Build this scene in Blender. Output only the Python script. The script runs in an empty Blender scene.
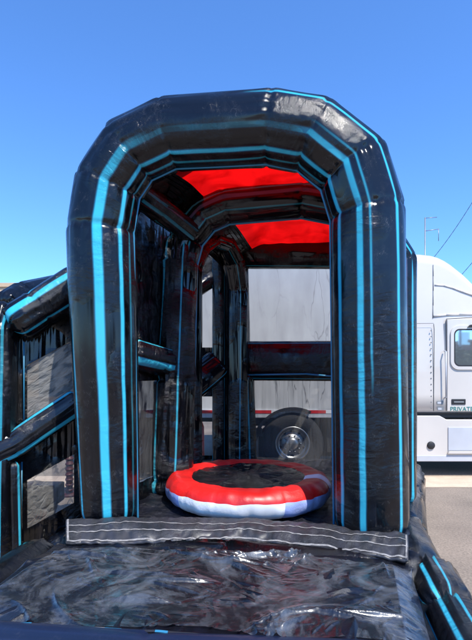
import bpy, bmesh, math, random
from mathutils import Vector, noise
random.seed(7)
C = bpy.context.scene
COL = C.collection
R = math.radians
F = 470.0; CX = 236.0; HY = 370.0; H = 1.7
PSI = R(8)
def P(px, py, D): return Vector(((px-CX)/F*D, D, H-(py-HY)/F*D))
def XY(px, z, D): return Vector(((px-CX)/F*D, D, z))
def DZ(py, z): return (H-z)*F/(py-HY)          # distance of a point at height z seen at row py
def DK(px, k):                                  # distance to the arch plane number k
    u = (px-CX)/F
    return (3.6*math.cos(PSI)+k)/(u*math.sin(PSI)+math.cos(PSI))
def PK(px, py, k): return P(px, py, DK(px, k))
AX = Vector((math.sin(PSI), math.cos(PSI), 0)); FRONT = -AX; RT = Vector((math.cos(PSI), -math.sin(PSI), 0))
UP = Vector((0, 0, 1))

# ------------------------------------------------------------------ materials
def newmat(name):
    m = bpy.data.materials.new(name); m.use_nodes = True
    nt = m.node_tree; return m, nt, nt.nodes['Principled BSDF']
def N(nt, t, **kw):
    n = nt.nodes.new(t)
    for k, v in kw.items():
        if k in n.inputs: n.inputs[k].default_value = v
        else: setattr(n, k, v)
    return n
def L(nt, a, b): nt.links.new(a, b)
def plain(name, col, rough=.5, metal=0, bump=0, bscale=30, var=0, vscale=3, coat=0, spec=.5):
    m, nt, b = newmat(name)
    b.inputs['Base Color'].default_value = (*col, 1); b.inputs['Roughness'].default_value = rough
    b.inputs['Metallic'].default_value = metal; b.inputs['Coat Weight'].default_value = coat
    b.inputs['Specular IOR Level'].default_value = spec
    tc = N(nt, 'ShaderNodeTexCoord')
    if var:
        n = N(nt, 'ShaderNodeTexNoise', Scale=vscale, Detail=6.0); L(nt, tc.outputs['Object'], n.inputs['Vector'])
        r = N(nt, 'ShaderNodeMapRange'); r.inputs['From Min'].default_value = .3; r.inputs['From Max'].default_value = .7
        r.inputs['To Min'].default_value = 1-var; r.inputs['To Max'].default_value = 1+var
        L(nt, n.outputs['Fac'], r.inputs['Value'])
        mx = N(nt, 'ShaderNodeMix', data_type='RGBA', blend_type='MULTIPLY'); mx.inputs[0].default_value = 1
        mx.inputs[6].default_value = (*col, 1); L(nt, r.outputs[0], mx.inputs[7]); L(nt, mx.outputs[2], b.inputs['Base Color'])
    if bump:
        n = N(nt, 'ShaderNodeTexNoise', Scale=bscale, Detail=8.0); L(nt, tc.outputs['Object'], n.inputs['Vector'])
        bp = N(nt, 'ShaderNodeBump', Strength=bump, Distance=.02); L(nt, n.outputs['Fac'], bp.inputs['Height']); L(nt, bp.outputs[0], b.inputs['Normal'])
    return m

CY = (.04, .46, .60); BL = (.008, .07, .13)
def vinyl(name, stripes=(), base=(.0022, .0022, .0026), rough=.13, wr=.5, scuff=.5, lav=None, dist=.006, purple=True):
    """printed PVC: stripes = [(angle, width, strength)] round the tube in degrees"""
    m, nt, b = newmat(name)
    uv = N(nt, 'ShaderNodeUVMap'); uv.uv_map = 'UVMap'
    sep = N(nt, 'ShaderNodeSeparateXYZ'); L(nt, uv.outputs[0], sep.inputs[0])
    tc = N(nt, 'ShaderNodeTexCoord')
    # broad printed streaks: the banner print drifts from black to navy and grey round the tube
    mp = N(nt, 'ShaderNodeMapping'); mp.inputs['Scale'].default_value = (14, .25, 1); L(nt, uv.outputs[0], mp.inputs['Vector'])
    st = N(nt, 'ShaderNodeTexNoise', Scale=1.0, Detail=2.0); L(nt, mp.outputs[0], st.inputs['Vector'])
    cr = N(nt, 'ShaderNodeValToRGB'); e = cr.color_ramp.elements
    e[0].position = .38; e[0].color = (*base, 1)
    e[1].position = .72; e[1].color = (base[0]*1.5+.0015, base[1]*1.5+.0018, base[2]*1.7+.004, 1) if purple else (base[0]*2, base[1]*2, base[2]*2, 1)
    L(nt, st.outputs['Fac'], cr.inputs['Fac'])
    colour = cr.outputs['Color']
    if stripes:
        # wobble of the print
        wn = N(nt, 'ShaderNodeTexNoise', Scale=3.0, Detail=1.0); L(nt, tc.outputs['Object'], wn.inputs['Vector'])
        ws = N(nt, 'ShaderNodeMath', operation='MULTIPLY_ADD'); L(nt, wn.outputs['Fac'], ws.inputs[0]); ws.inputs[1].default_value = .008
        L(nt, sep.outputs['X'], ws.inputs[2])
        off = N(nt, 'ShaderNodeMath', operation='SUBTRACT'); L(nt, ws.outputs[0], off.inputs[0]); off.inputs[1].default_value = .004
        groups = {}
        for st_ in stripes: groups.setdefault(st_[3] if len(st_) > 3 else None, []).append(st_)
        for win, sts in groups.items():
            r = N(nt, 'ShaderNodeValToRGB'); el = r.color_ramp.elements
            stops = []
            for q_ in sts:
                a, w, s = q_[:3]; u = (a/360) % 1.0; h = w/720.0
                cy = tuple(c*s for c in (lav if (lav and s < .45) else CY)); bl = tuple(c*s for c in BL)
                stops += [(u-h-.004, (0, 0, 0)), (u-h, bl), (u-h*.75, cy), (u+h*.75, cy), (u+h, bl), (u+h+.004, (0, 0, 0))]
            stops = [s for s in stops if 0.001 < s[0] < .999]; stops.sort(key=lambda q: q[0]); stops = stops[:30]
            el[0].position = 0; el[0].color = (0, 0, 0, 1); el[1].position = 1; el[1].color = (0, 0, 0, 1)
            for p_, c_ in stops: q = el.new(p_); q.color = (*c_, 1)
            L(nt, off.outputs[0], r.inputs['Fac'])
            ad = N(nt, 'ShaderNodeMix', data_type='RGBA', blend_type='ADD'); ad.inputs[0].default_value = 1
            if win:      # print strength along the length of the tube, metres
                dv = N(nt, 'ShaderNodeMath', operation='MULTIPLY'); L(nt, sep.outputs['Y'], dv.inputs[0]); dv.inputs[1].default_value = .1
                wr_ = N(nt, 'ShaderNodeValToRGB'); we = wr_.color_ramp.elements; we[0].position = 0; we[1].position = 1
                we[0].color = (win[0][1],)*3+(1,); we[1].color = (win[-1][1],)*3+(1,)
                for (vm, k_) in win[1:-1]: q = we.new(vm/10); q.color = (k_, k_, k_, 1)
                L(nt, dv.outputs[0], wr_.inputs['Fac']); L(nt, wr_.outputs['Color'], ad.inputs[0])
            L(nt, colour, ad.inputs[6]); L(nt, r.outputs['Color'], ad.inputs[7]); colour = ad.outputs[2]
    # dust and scuffs (greyish scratches)
    sm = N(nt, 'ShaderNodeMapping'); sm.inputs['Scale'].default_value = (1, 1, 1); sm.inputs['Rotation'].default_value = (.3, .5, .2); L(nt, tc.outputs['Object'], sm.inputs['Vector'])
    sn = N(nt, 'ShaderNodeTexNoise', Scale=9.0, Detail=12.0, Roughness=.72); L(nt, sm.outputs[0], sn.inputs['Vector'])
    sr = N(nt, 'ShaderNodeMapRange'); sr.inputs['From Min'].default_value = .53; sr.inputs['From Max'].default_value = .8
    sr.inputs['To Min'].default_value = 0; sr.inputs['To Max'].default_value = scuff*.10; L(nt, sn.outputs['Fac'], sr.inputs['Value'])
    dm = N(nt, 'ShaderNodeMix', data_type='RGBA'); L(nt, sr.outputs[0], dm.inputs[0]); L(nt, colour, dm.inputs[6]); dm.inputs[7].default_value = (.16, .155, .15, 1)
    v = N(nt, 'ShaderNodeTexVoronoi', feature='DISTANCE_TO_EDGE', Scale=7.0); 
    vw = N(nt, 'ShaderNodeMapping'); vw.inputs['Scale'].default_value = (1, .35, .8); L(nt, tc.outputs['Object'], vw.inputs['Vector']); L(nt, vw.outputs[0], v.inputs['Vector'])
    sc1 = N(nt, 'ShaderNodeTexNoise', Scale=1.0, Detail=3.0, Distortion=2.5); scm = N(nt, 'ShaderNodeMapping'); scm.inputs['Scale'].default_value = (17, 17, 9); scm.inputs['Rotation'].default_value = (.4, .7, .3)
    L(nt, tc.outputs['Object'], scm.inputs['Vector']); L(nt, scm.outputs[0], sc1.inputs['Vector'])
    sa = N(nt, 'ShaderNodeMath', operation='SUBTRACT'); L(nt, sc1.outputs['Fac'], sa.inputs[0]); sa.inputs[1].default_value = .5
    sb = N(nt, 'ShaderNodeMath', operation='ABSOLUTE'); L(nt, sa.outputs[0], sb.inputs[0])
    sd_ = N(nt, 'ShaderNodeMapRange'); sd_.inputs['From Min'].default_value = 0; sd_.inputs['From Max'].default_value = .012; sd_.inputs['To Min'].default_value = .3*scuff; sd_.inputs['To Max'].default_value = 0; L(nt, sb.outputs[0], sd_.inputs['Value'])
    sg = N(nt, 'ShaderNodeMapRange'); sg.inputs['From Min'].default_value = .5; sg.inputs['From Max'].default_value = .66; L(nt, sn.outputs['Fac'], sg.inputs['Value'])
    sp_ = N(nt, 'ShaderNodeMath', operation='MULTIPLY'); sp_.use_clamp = True; L(nt, sd_.outputs[0], sp_.inputs[0]); L(nt, sg.outputs[0], sp_.inputs[1])
    dm2 = N(nt, 'ShaderNodeMix', data_type='RGBA'); L(nt, sp_.outputs[0], dm2.inputs[0]); L(nt, dm.outputs[2], dm2.inputs[6]); dm2.inputs[7].default_value = (.3, .3, .3, 1)
    L(nt, dm2.outputs[2], b.inputs['Base Color'])
    rr = N(nt, 'ShaderNodeMapRange'); rr.inputs['To Min'].default_value = rough*.8; rr.inputs['To Max'].default_value = rough*1.4
    L(nt, sn.outputs['Fac'], rr.inputs['Value']); L(nt, rr.outputs[0], b.inputs['Roughness'])
    # wrinkles: stretched along the tube and crumpled across it
    m1 = N(nt, 'ShaderNodeMapping'); m1.inputs['Scale'].default_value = (22, 2.0, 1); L(nt, uv.outputs[0], m1.inputs['Vector'])
    n1 = N(nt, 'ShaderNodeTexNoise', Scale=.55, Detail=1.0, Roughness=.5, Distortion=.5); L(nt, m1.outputs[0], n1.inputs['Vector'])
    m2 = N(nt, 'ShaderNodeMapping'); m2.inputs['Scale'].default_value = (7, 16, 1); m2.inputs['Rotation'].default_value = (0, 0, .35); L(nt, uv.outputs[0], m2.inputs['Vector'])
    n2 = N(nt, 'ShaderNodeTexNoise', Scale=1.0, Detail=1.5, Roughness=.5, Distortion=1.2); L(nt, m2.outputs[0], n2.inputs['Vector'])
    # crumple: distance to cell edges gives sharp folds
    v1 = N(nt, 'ShaderNodeTexVoronoi', feature='F1', Scale=9.0); wv = N(nt, 'ShaderNodeMix', data_type='RGBA', blend_type='LINEAR_LIGHT'); wv.inputs[0].default_value = .12
    L(nt, tc.outputs['Object'], wv.inputs[6]); L(nt, sn.outputs['Color'], wv.inputs[7]); L(nt, wv.outputs[2], v1.inputs['Vector'])
    mk = N(nt, 'ShaderNodeTexNoise', Scale=2.3, Detail=2.0); L(nt, tc.outputs['Object'], mk.inputs['Vector'])
    mr = N(nt, 'ShaderNodeMapRange'); mr.inputs['From Min'].default_value = .42; mr.inputs['From Max'].default_value = .65; mr.inputs['To Max'].default_value = .85; L(nt, mk.outputs['Fac'], mr.inputs['Value'])
    a1 = N(nt, 'ShaderNodeMath', operation='MULTIPLY'); L(nt, v1.outputs['Distance'], a1.inputs[0]); L(nt, mr.outputs[0], a1.inputs[1])
    a0 = N(nt, 'ShaderNodeMath', operation='MULTIPLY'); L(nt, n2.outputs['Fac'], a0.inputs[0]); L(nt, mr.outputs[0], a0.inputs[1])
    a2 = N(nt, 'ShaderNodeMath', operation='MULTIPLY_ADD'); L(nt, a0.outputs[0], a2.inputs[0]); a2.inputs[1].default_value = 1.6; L(nt, n1.outputs['Fac'], a2.inputs[2])
    a3 = N(nt, 'ShaderNodeMath', operation='ADD'); L(nt, a1.outputs[0], a3.inputs[0]); L(nt, a2.outputs[0], a3.inputs[1])
    bp = N(nt, 'ShaderNodeBump', Strength=wr, Distance=dist*2.6); L(nt, a3.outputs[0], bp.inputs['Height']); L(nt, bp.outputs[0], b.inputs['Normal'])
    b.inputs['Coat Weight'].default_value = .0
    return m

W_EDGE = ((0, 1), (1.2, .8), (1.7, 0), (3.9, 0), (4.2, 1), (10, 1))
W_WIDE = ((0, 0), (2.6, 0), (3.3, .12), (4.3, .12), (4.6, .8), (10, .85))
W_LEFT = ((0, 1), (2.5, 1), (3.2, 0), (10, 0))
W_THIN = ((0, .25), (2.4, .4), (3.2, .7), (4.4, .7), (4.9, .3), (10, .2))
W_R = ((0, 0), (4.4, 0), (4.8, .8), (6.2, .8), (6.5, 0), (10, 0))
ARCH_ST = [(-41, 6, 1, W_EDGE), (3, 3, .8, W_R), (19, 9, 1, W_WIDE), (17, 16, 1, W_LEFT), (54, 7, 1), (73, 3.5, .9, W_THIN)]
M = {}
M['arch'] = vinyl('printed vinyl of front arch', ARCH_ST, scuff=1, wr=.5)
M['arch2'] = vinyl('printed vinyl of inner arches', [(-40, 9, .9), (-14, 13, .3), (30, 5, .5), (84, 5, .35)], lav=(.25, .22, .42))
M['roll'] = vinyl('printed vinyl of side rolls', [(35, 34, .95), (-50, 12, .9), (150, 10, .8), (-110, 8, .7)], wr=.9)
M['beam'] = vinyl('printed vinyl of thin beams', [(58, 24, .9), (-58, 24, .9)], base=(.008, .008, .009), wr=.9)
M['thin'] = vinyl('black vinyl with thin blue piping', [(62, 5, .6), (-62, 5, .6)], wr=.9)
M['black'] = vinyl('black vinyl', [], wr=.9)
M['wingroll'] = vinyl('printed vinyl of side section roll', [(-22, 24, 1), (52, 7, .7), (-75, 6, .8)], wr=.8)
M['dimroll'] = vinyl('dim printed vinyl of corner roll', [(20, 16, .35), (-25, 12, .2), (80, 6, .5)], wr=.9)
M['column'] = vinyl('printed vinyl of column', [(-42, 7, .75), (24, 5, .7)], wr=1, dist=.012)
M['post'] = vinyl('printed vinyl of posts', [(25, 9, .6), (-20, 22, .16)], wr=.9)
M['panel'] = vinyl('black vinyl sheet', [], wr=1, dist=.012, scuff=.7)
M['floor'] = vinyl('dark blue vinyl floor', [], base=(.007, .008, .013), wr=1, dist=.012, rough=.3, scuff=1)
M['pad'] = vinyl('vinyl of landing pad', [], base=(.004, .0045, .007), wr=.6, dist=.008, rough=.26, scuff=.4)
M['frontroll'] = vinyl('navy vinyl', [], base=(.008, .014, .034), wr=.3, rough=.28, scuff=.3)
M['siderl'] = vinyl('printed vinyl of pad side roll', [(66, 8, 1), (24, 9, 1), (-10, 5, .8)], wr=.9)
M['flap'] = vinyl('flap vinyl', [], base=(.028, .028, .030), wr=1, dist=.014, rough=.36, scuff=1.8)
M['red_in'] = vinyl('red vinyl', [], base=(.5, .01, .008), wr=.5, rough=.35, scuff=.2, purple=False)
M['white_in'] = vinyl('white vinyl', [], base=(.62, .62, .62), wr=.5, rough=.4, scuff=.2, purple=False)
M['blue_in'] = vinyl('royal blue vinyl', [], base=(.24, .29, .50), wr=.5, rough=.35, scuff=.2, purple=False)
M['stitch'] = plain('white webbing', (.26, .245, .23), .8, bump=.4, bscale=120, var=.35, vscale=30)
M['seam'] = plain('seam cord', (.02, .02, .024), .45)
M['piping'] = plain('blue piping', (.03, .20, .34), .4)

def red_roof():
    m, nt, b = newmat('translucent red vinyl')
    nt.nodes.remove(b); out = nt.nodes['Material Output']
    d = N(nt, 'ShaderNodeBsdfDiffuse'); d.inputs['Color'].default_value = (.8, .004, .003, 1)
    t = N(nt, 'ShaderNodeBsdfTranslucent'); t.inputs['Color'].default_value = (1, .006, .006, 1)
    tc = N(nt, 'ShaderNodeTexCoord'); rn = N(nt, 'ShaderNodeTexNoise', Scale=3.0, Detail=5.0, Distortion=1.0); L(nt, tc.outputs['Object'], rn.inputs['Vector'])
    rc_ = N(nt, 'ShaderNodeValToRGB'); rc_.color_ramp.elements[0].position = .3; rc_.color_ramp.elements[0].color = (.38, .001, .001, 1); rc_.color_ramp.elements[1].position = .6; rc_.color_ramp.elements[1].color = (.75, .004, .004, 1)
    L(nt, rn.outputs['Fac'], rc_.inputs['Fac']); L(nt, rc_.outputs[0], t.inputs['Color'])
    g = N(nt, 'ShaderNodeBsdfGlossy', Roughness=.3); g.inputs['Color'].default_value = (.2, .2, .2, 1)
    x = N(nt, 'ShaderNodeMixShader'); x.inputs[0].default_value = .8; L(nt, d.outputs[0], x.inputs[1]); L(nt, t.outputs[0], x.inputs[2])
    y = N(nt, 'ShaderNodeMixShader'); y.inputs[0].default_value = .04; L(nt, x.outputs[0], y.inputs[1]); L(nt, g.outputs[0], y.inputs[2])
    L(nt, y.outputs[0], out.inputs['Surface']); return m
M['red'] = red_roof()

def mesh_mat(name, dens=.45, col=(.05, .05, .05), sc=(7, 1.1, 1), rot=.25, foldamt=.5, width=.06):
    """woven netting: see-through, denser along thin crease lines"""
    m, nt, b = newmat(name); nt.nodes.remove(b); out = nt.nodes['Material Output']
    uv = N(nt, 'ShaderNodeUVMap'); uv.uv_map = 'UVMap'
    mp = N(nt, 'ShaderNodeMapping'); mp.inputs['Scale'].default_value = sc; mp.inputs['Rotation'].default_value = (0, 0, rot); L(nt, uv.outputs[0], mp.inputs['Vector'])
    wn = N(nt, 'ShaderNodeTexNoise', Scale=1.2, Detail=3.0); L(nt, mp.outputs[0], wn.inputs['Vector'])
    wa = N(nt, 'ShaderNodeMix', data_type='RGBA', blend_type='LINEAR_LIGHT'); wa.inputs[0].default_value = .5; L(nt, mp.outputs[0], wa.inputs[6]); L(nt, wn.outputs['Color'], wa.inputs[7])
    v = N(nt, 'ShaderNodeTexVoronoi', feature='DISTANCE_TO_EDGE', Scale=1.0); L(nt, wa.outputs[2], v.inputs['Vector'])
    r = N(nt, 'ShaderNodeMapRange'); r.inputs['From Min'].default_value = 0; r.inputs['From Max'].default_value = width
    r.inputs['To Min'].default_value = foldamt; r.inputs['To Max'].default_value = 0; L(nt, v.outputs['Distance'], r.inputs['Value'])
    n = N(nt, 'ShaderNodeTexNoise', Scale=1.5, Detail=5.0); L(nt, mp.outputs[0], n.inputs['Vector'])
    k = N(nt, 'ShaderNodeMapRange'); k.inputs['From Min'].default_value = .35; k.inputs['From Max'].default_value = .75; k.inputs['To Min'].default_value = dens; k.inputs['To Max'].default_value = min(1, dens+.12); L(nt, n.outputs['Fac'], k.inputs['Value'])
    lo = N(nt, 'ShaderNodeTexNoise', Scale=.7, Detail=1.0); L(nt, mp.outputs[0], lo.inputs['Vector'])
    lr = N(nt, 'ShaderNodeMapRange'); lr.inputs['From Min'].default_value = .45; lr.inputs['From Max'].default_value = .6; L(nt, lo.outputs['Fac'], lr.inputs['Value'])
    fm = N(nt, 'ShaderNodeMath', operation='MULTIPLY'); L(nt, r.outputs[0], fm.inputs[0]); L(nt, lr.outputs[0], fm.inputs[1])
    ad = N(nt, 'ShaderNodeMath', operation='ADD'); ad.use_clamp = True; L(nt, fm.outputs[0], ad.inputs[0]); L(nt, k.outputs[0], ad.inputs[1])
    d = N(nt, 'ShaderNodeBsdfDiffuse'); d.inputs['Color'].default_value = (*col, 1)
    bp = N(nt, 'ShaderNodeBump', Strength=1.0, Distance=.03); L(nt, v.outputs['Distance'], bp.inputs['Height']); L(nt, bp.outputs[0], d.inputs['Normal'])
    t = N(nt, 'ShaderNodeBsdfTransparent')
    x = N(nt, 'ShaderNodeMixShader'); L(nt, ad.outputs[0], x.inputs[0]); L(nt, t.outputs[0], x.inputs[1]); L(nt, d.outputs[0], x.inputs[2])
    L(nt, x.outputs[0], out.inputs['Surface']); return m
M['mesh'] = mesh_mat('black safety mesh', .30, (.16, .16, .16), (4, 1.0, 1), .5, .22, .02)
M['meshb'] = mesh_mat('darker safety mesh', .52, (.10, .10, .10), (12, 1.0, 1), .2, .3, .04)
M['meshg'] = mesh_mat('grey safety mesh', .82, (.17, .17, .165), (6, 14, 1), .2, .3, .3)
M['meshl'] = mesh_mat('thin beige grey safety mesh', .45, (.22, .21, .19), (9, 12, 1), .6, .4, .12)
M['meshd'] = mesh_mat('dense dark mesh', .8, (.06, .06, .06), (10, 3, 1), .2, .2, .2)

def film():
    m, nt, b = newmat('clear plastic film'); nt.nodes.remove(b); out = nt.nodes['Material Output']
    tc = N(nt, 'ShaderNodeTexCoord')
    mp = N(nt, 'ShaderNodeMapping'); mp.inputs['Scale'].default_value = (5, 16, 6); mp.inputs['Rotation'].default_value = (0, 0, .5); L(nt, tc.outputs['Object'], mp.inputs['Vector'])
    n3 = N(nt, 'ShaderNodeTexNoise', Scale=1.0, Detail=4.0, Distortion=.8); L(nt, mp.outputs[0], n3.inputs['Vector'])
    v = N(nt, 'ShaderNodeTexVoronoi', feature='F1', Scale=16.0); L(nt, tc.outputs['Object'], v.inputs['Vector'])
    ad = N(nt, 'ShaderNodeMath', operation='MULTIPLY_ADD'); L(nt, v.outputs['Distance'], ad.inputs[0]); ad.inputs[1].default_value = .5; L(nt, n3.outputs['Fac'], ad.inputs[2])
    bp = N(nt, 'ShaderNodeBump', Strength=.6, Distance=.007); L(nt, ad.outputs[0], bp.inputs['Height'])
    g1 = N(nt, 'ShaderNodeBsdfGlossy', Roughness=.17); L(nt, bp.outputs[0], g1.inputs['Normal']); g2 = N(nt, 'ShaderNodeBsdfGlossy', Roughness=.42); L(nt, bp.outputs[0], g2.inputs['Normal'])
    g1.inputs['Color'].default_value = g2.inputs['Color'].default_value = (1, 1, 1, 1)
    g = N(nt, 'ShaderNodeMixShader'); g.inputs[0].default_value = .4; L(nt, g1.outputs[0], g.inputs[1]); L(nt, g2.outputs[0], g.inputs[2])
    d = N(nt, 'ShaderNodeBsdfDiffuse'); d.inputs['Color'].default_value = (.58, .62, .66, 1); L(nt, bp.outputs[0], d.inputs['Normal'])
    t = N(nt, 'ShaderNodeBsdfTransparent'); t.inputs['Color'].default_value = (.9, .9, .9, 1)
    vn = N(nt, 'ShaderNodeTexNoise', Scale=2.6, Detail=9.0, Roughness=.72, Distortion=2.0); L(nt, tc.outputs['Object'], vn.inputs['Vector'])
    vr = N(nt, 'ShaderNodeMapRange'); vr.inputs['From Min'].default_value = .45; vr.inputs['From Max'].default_value = .72; vr.inputs['To Min'].default_value = .0; vr.inputs['To Max'].default_value = .2
    L(nt, vn.outputs['Fac'], vr.inputs['Value'])
    x = N(nt, 'ShaderNodeMixShader'); L(nt, vr.outputs[0], x.inputs[0]); L(nt, t.outputs[0], x.inputs[1]); L(nt, d.outputs[0], x.inputs[2])
    fr = N(nt, 'ShaderNodeFresnel', IOR=1.5); L(nt, bp.outputs[0], fr.inputs['Normal'])
    fm = N(nt, 'ShaderNodeMath', operation='MULTIPLY_ADD'); L(nt, fr.outputs[0], fm.inputs[0]); fm.inputs[1].default_value = 1.2; fm.inputs[2].default_value = .03; fm.use_clamp = True
    y = N(nt, 'ShaderNodeMixShader'); L(nt, fm.outputs[0], y.inputs[0]); L(nt, x.outputs[0], y.inputs[1]); L(nt, g.outputs[0], y.inputs[2])
    L(nt, y.outputs[0], out.inputs['Surface']); return m
M['film'] = film()

M['paint'] = plain('white truck paint', (.66, .61, .545), .28, coat=.6, var=.07, vscale=1.1)
M['paint2'] = plain('light grey truck plastic', (.52, .53, .55), .4, var=.06)
M['trailer'] = plain('white trailer panel', (.56, .56, .54), .4, var=.05)
M['gap'] = plain('dark gap', (.02, .02, .022), .6)
M['rubber'] = plain('tyre rubber', (.018, .018, .018), .75, bump=.3, var=.3)
M['chassis'] = plain('black chassis paint', (.02, .02, .02), .5, var=.3)
M['alloy'] = plain('polished alloy', (.33, .34, .35), .38, metal=.9, var=.15)
M['chrome'] = plain('chrome', (.8, .8, .8), .1, metal=1)
M['glass'] = plain('tinted mirror-like side glass', (.62, .68, .72), .03, metal=.85)
M['wire'] = plain('weathered cable', (.06, .065, .07), .9, spec=.1)
M['teal'] = plain('teal lettering', (.03, .22, .2), .5)
M['greydecal'] = plain('grey decal', (.22, .23, .23), .5)
M['redtape'] = plain('red reflective tape', (.6, .02, .02), .35)
M['whitetape'] = plain('white reflective tape', (.8, .8, .8), .35)
M['orange'] = plain('orange red paint', (.55, .07, .03), .4, var=.15, vscale=8)
M['steel'] = plain('galvanised steel', (.3, .3, .31), .45, metal=.7, var=.2)
M['tan'] = plain('tan painted block wall', (.55, .40, .26), .85, bump=.3, bscale=8, var=.08, vscale=.6)
M['tan2'] = plain('brown trim', (.30, .20, .13), .8)
M['brick'] = plain('red brown brick', (.22, .13, .09), .85, var=.2, vscale=2)
M['bluewall'] = plain('blue wall', (.08, .16, .3), .7)
M['bark'] = plain('bark', (.12, .08, .05), .9, bump=.6, bscale=12, var=.3)
M['leaf'] = plain('leaves', (.07, .10, .02), .7, var=.5, vscale=1.5)
M['maroon'] = plain('maroon plastic', (.09, .02, .018), .45, var=.2)

def ground_mat():
    m, nt, b = newmat('sandy asphalt')
    tc = N(nt, 'ShaderNodeTexCoord')
    n1 = N(nt, 'ShaderNodeTexNoise', Scale=.7, Detail=8.0, Roughness=.6); L(nt, tc.outputs['Object'], n1.inputs['Vector'])
    n2 = N(nt, 'ShaderNodeTexNoise', Scale=45.0, Detail=6.0, Roughness=.7); L(nt, tc.outputs['Object'], n2.inputs['Vector'])
    r = N(nt, 'ShaderNodeValToRGB'); e = r.color_ramp.elements
    e[0].position = .35; e[0].color = (.19, .153, .12, 1); e[1].position = .68; e[1].color = (.32, .255, .195, 1); L(nt, n1.outputs['Fac'], r.inputs['Fac'])
    r2 = N(nt, 'ShaderNodeMapRange'); r2.inputs['From Min'].default_value = .3; r2.inputs['From Max'].default_value = .7; r2.inputs['To Min'].default_value = .6; r2.inputs['To Max'].default_value = 1.35; L(nt, n2.outputs['Fac'], r2.inputs['Value'])
    mx = N(nt, 'ShaderNodeMix', data_type='RGBA', blend_type='MULTIPLY'); mx.inputs[0].default_value = 1; L(nt, r.outputs[0], mx.inputs[6]); L(nt, r2.outputs[0], mx.inputs[7])
    L(nt, mx.outputs[2], b.inputs['Base Color']); b.inputs['Roughness'].default_value = .95
    bp = N(nt, 'ShaderNodeBump', Strength=.5, Distance=.01); L(nt, n2.outputs['Fac'], bp.inputs['Height']); L(nt, bp.outputs[0], b.inputs['Normal'])
    return m
M['ground'] = ground_mat()
M['palestrip'] = plain('pale beige ground', (.60, .46, .33), .9, bump=.3, bscale=25, var=.12, vscale=4)

# ------------------------------------------------------------------ object helpers
def thing(name, label, cat, loc=(0, 0, 0), group=None):
    o = bpy.data.objects.new(name, None); COL.objects.link(o); o.location = loc; o.empty_display_size = .2
    o['label'] = label; o['category'] = cat
    if group: o['group'] = group
    return o
def link(name, me, mats, parent=None, smooth=True, label=None, kind=None):
    if not isinstance(mats, (list, tuple)): mats = [mats]
    for m in mats: me.materials.append(m)
    if smooth:
        for p in me.polygons: p.use_smooth = True
    o = bpy.data.objects.new(name, me); COL.objects.link(o)
    if parent:
        o.parent = parent; w = Vector(parent.location); q = parent.parent
        while q: w += Vector(q.location); q = q.parent
        o.location = -w                      # vertices are given in world coordinates
    if label: o['label'] = label
    if kind: o['kind'] = kind
    return o
def mesh_from(verts, faces, uvs=None, fm=None):
    me = bpy.data.meshes.new('m'); me.from_pydata([tuple(v) for v in verts], [], faces)
    if uvs is not None:
        ul = me.uv_layers.new(name='UVMap')
        for i, p in enumerate(me.polygons):
            for j, li in enumerate(p.loop_indices): ul.data[li].uv = uvs[i][j]
    if fm:
        for p, k in zip(me.polygons, fm): p.material_index = k
    me.validate(); me.update(); return me

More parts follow.
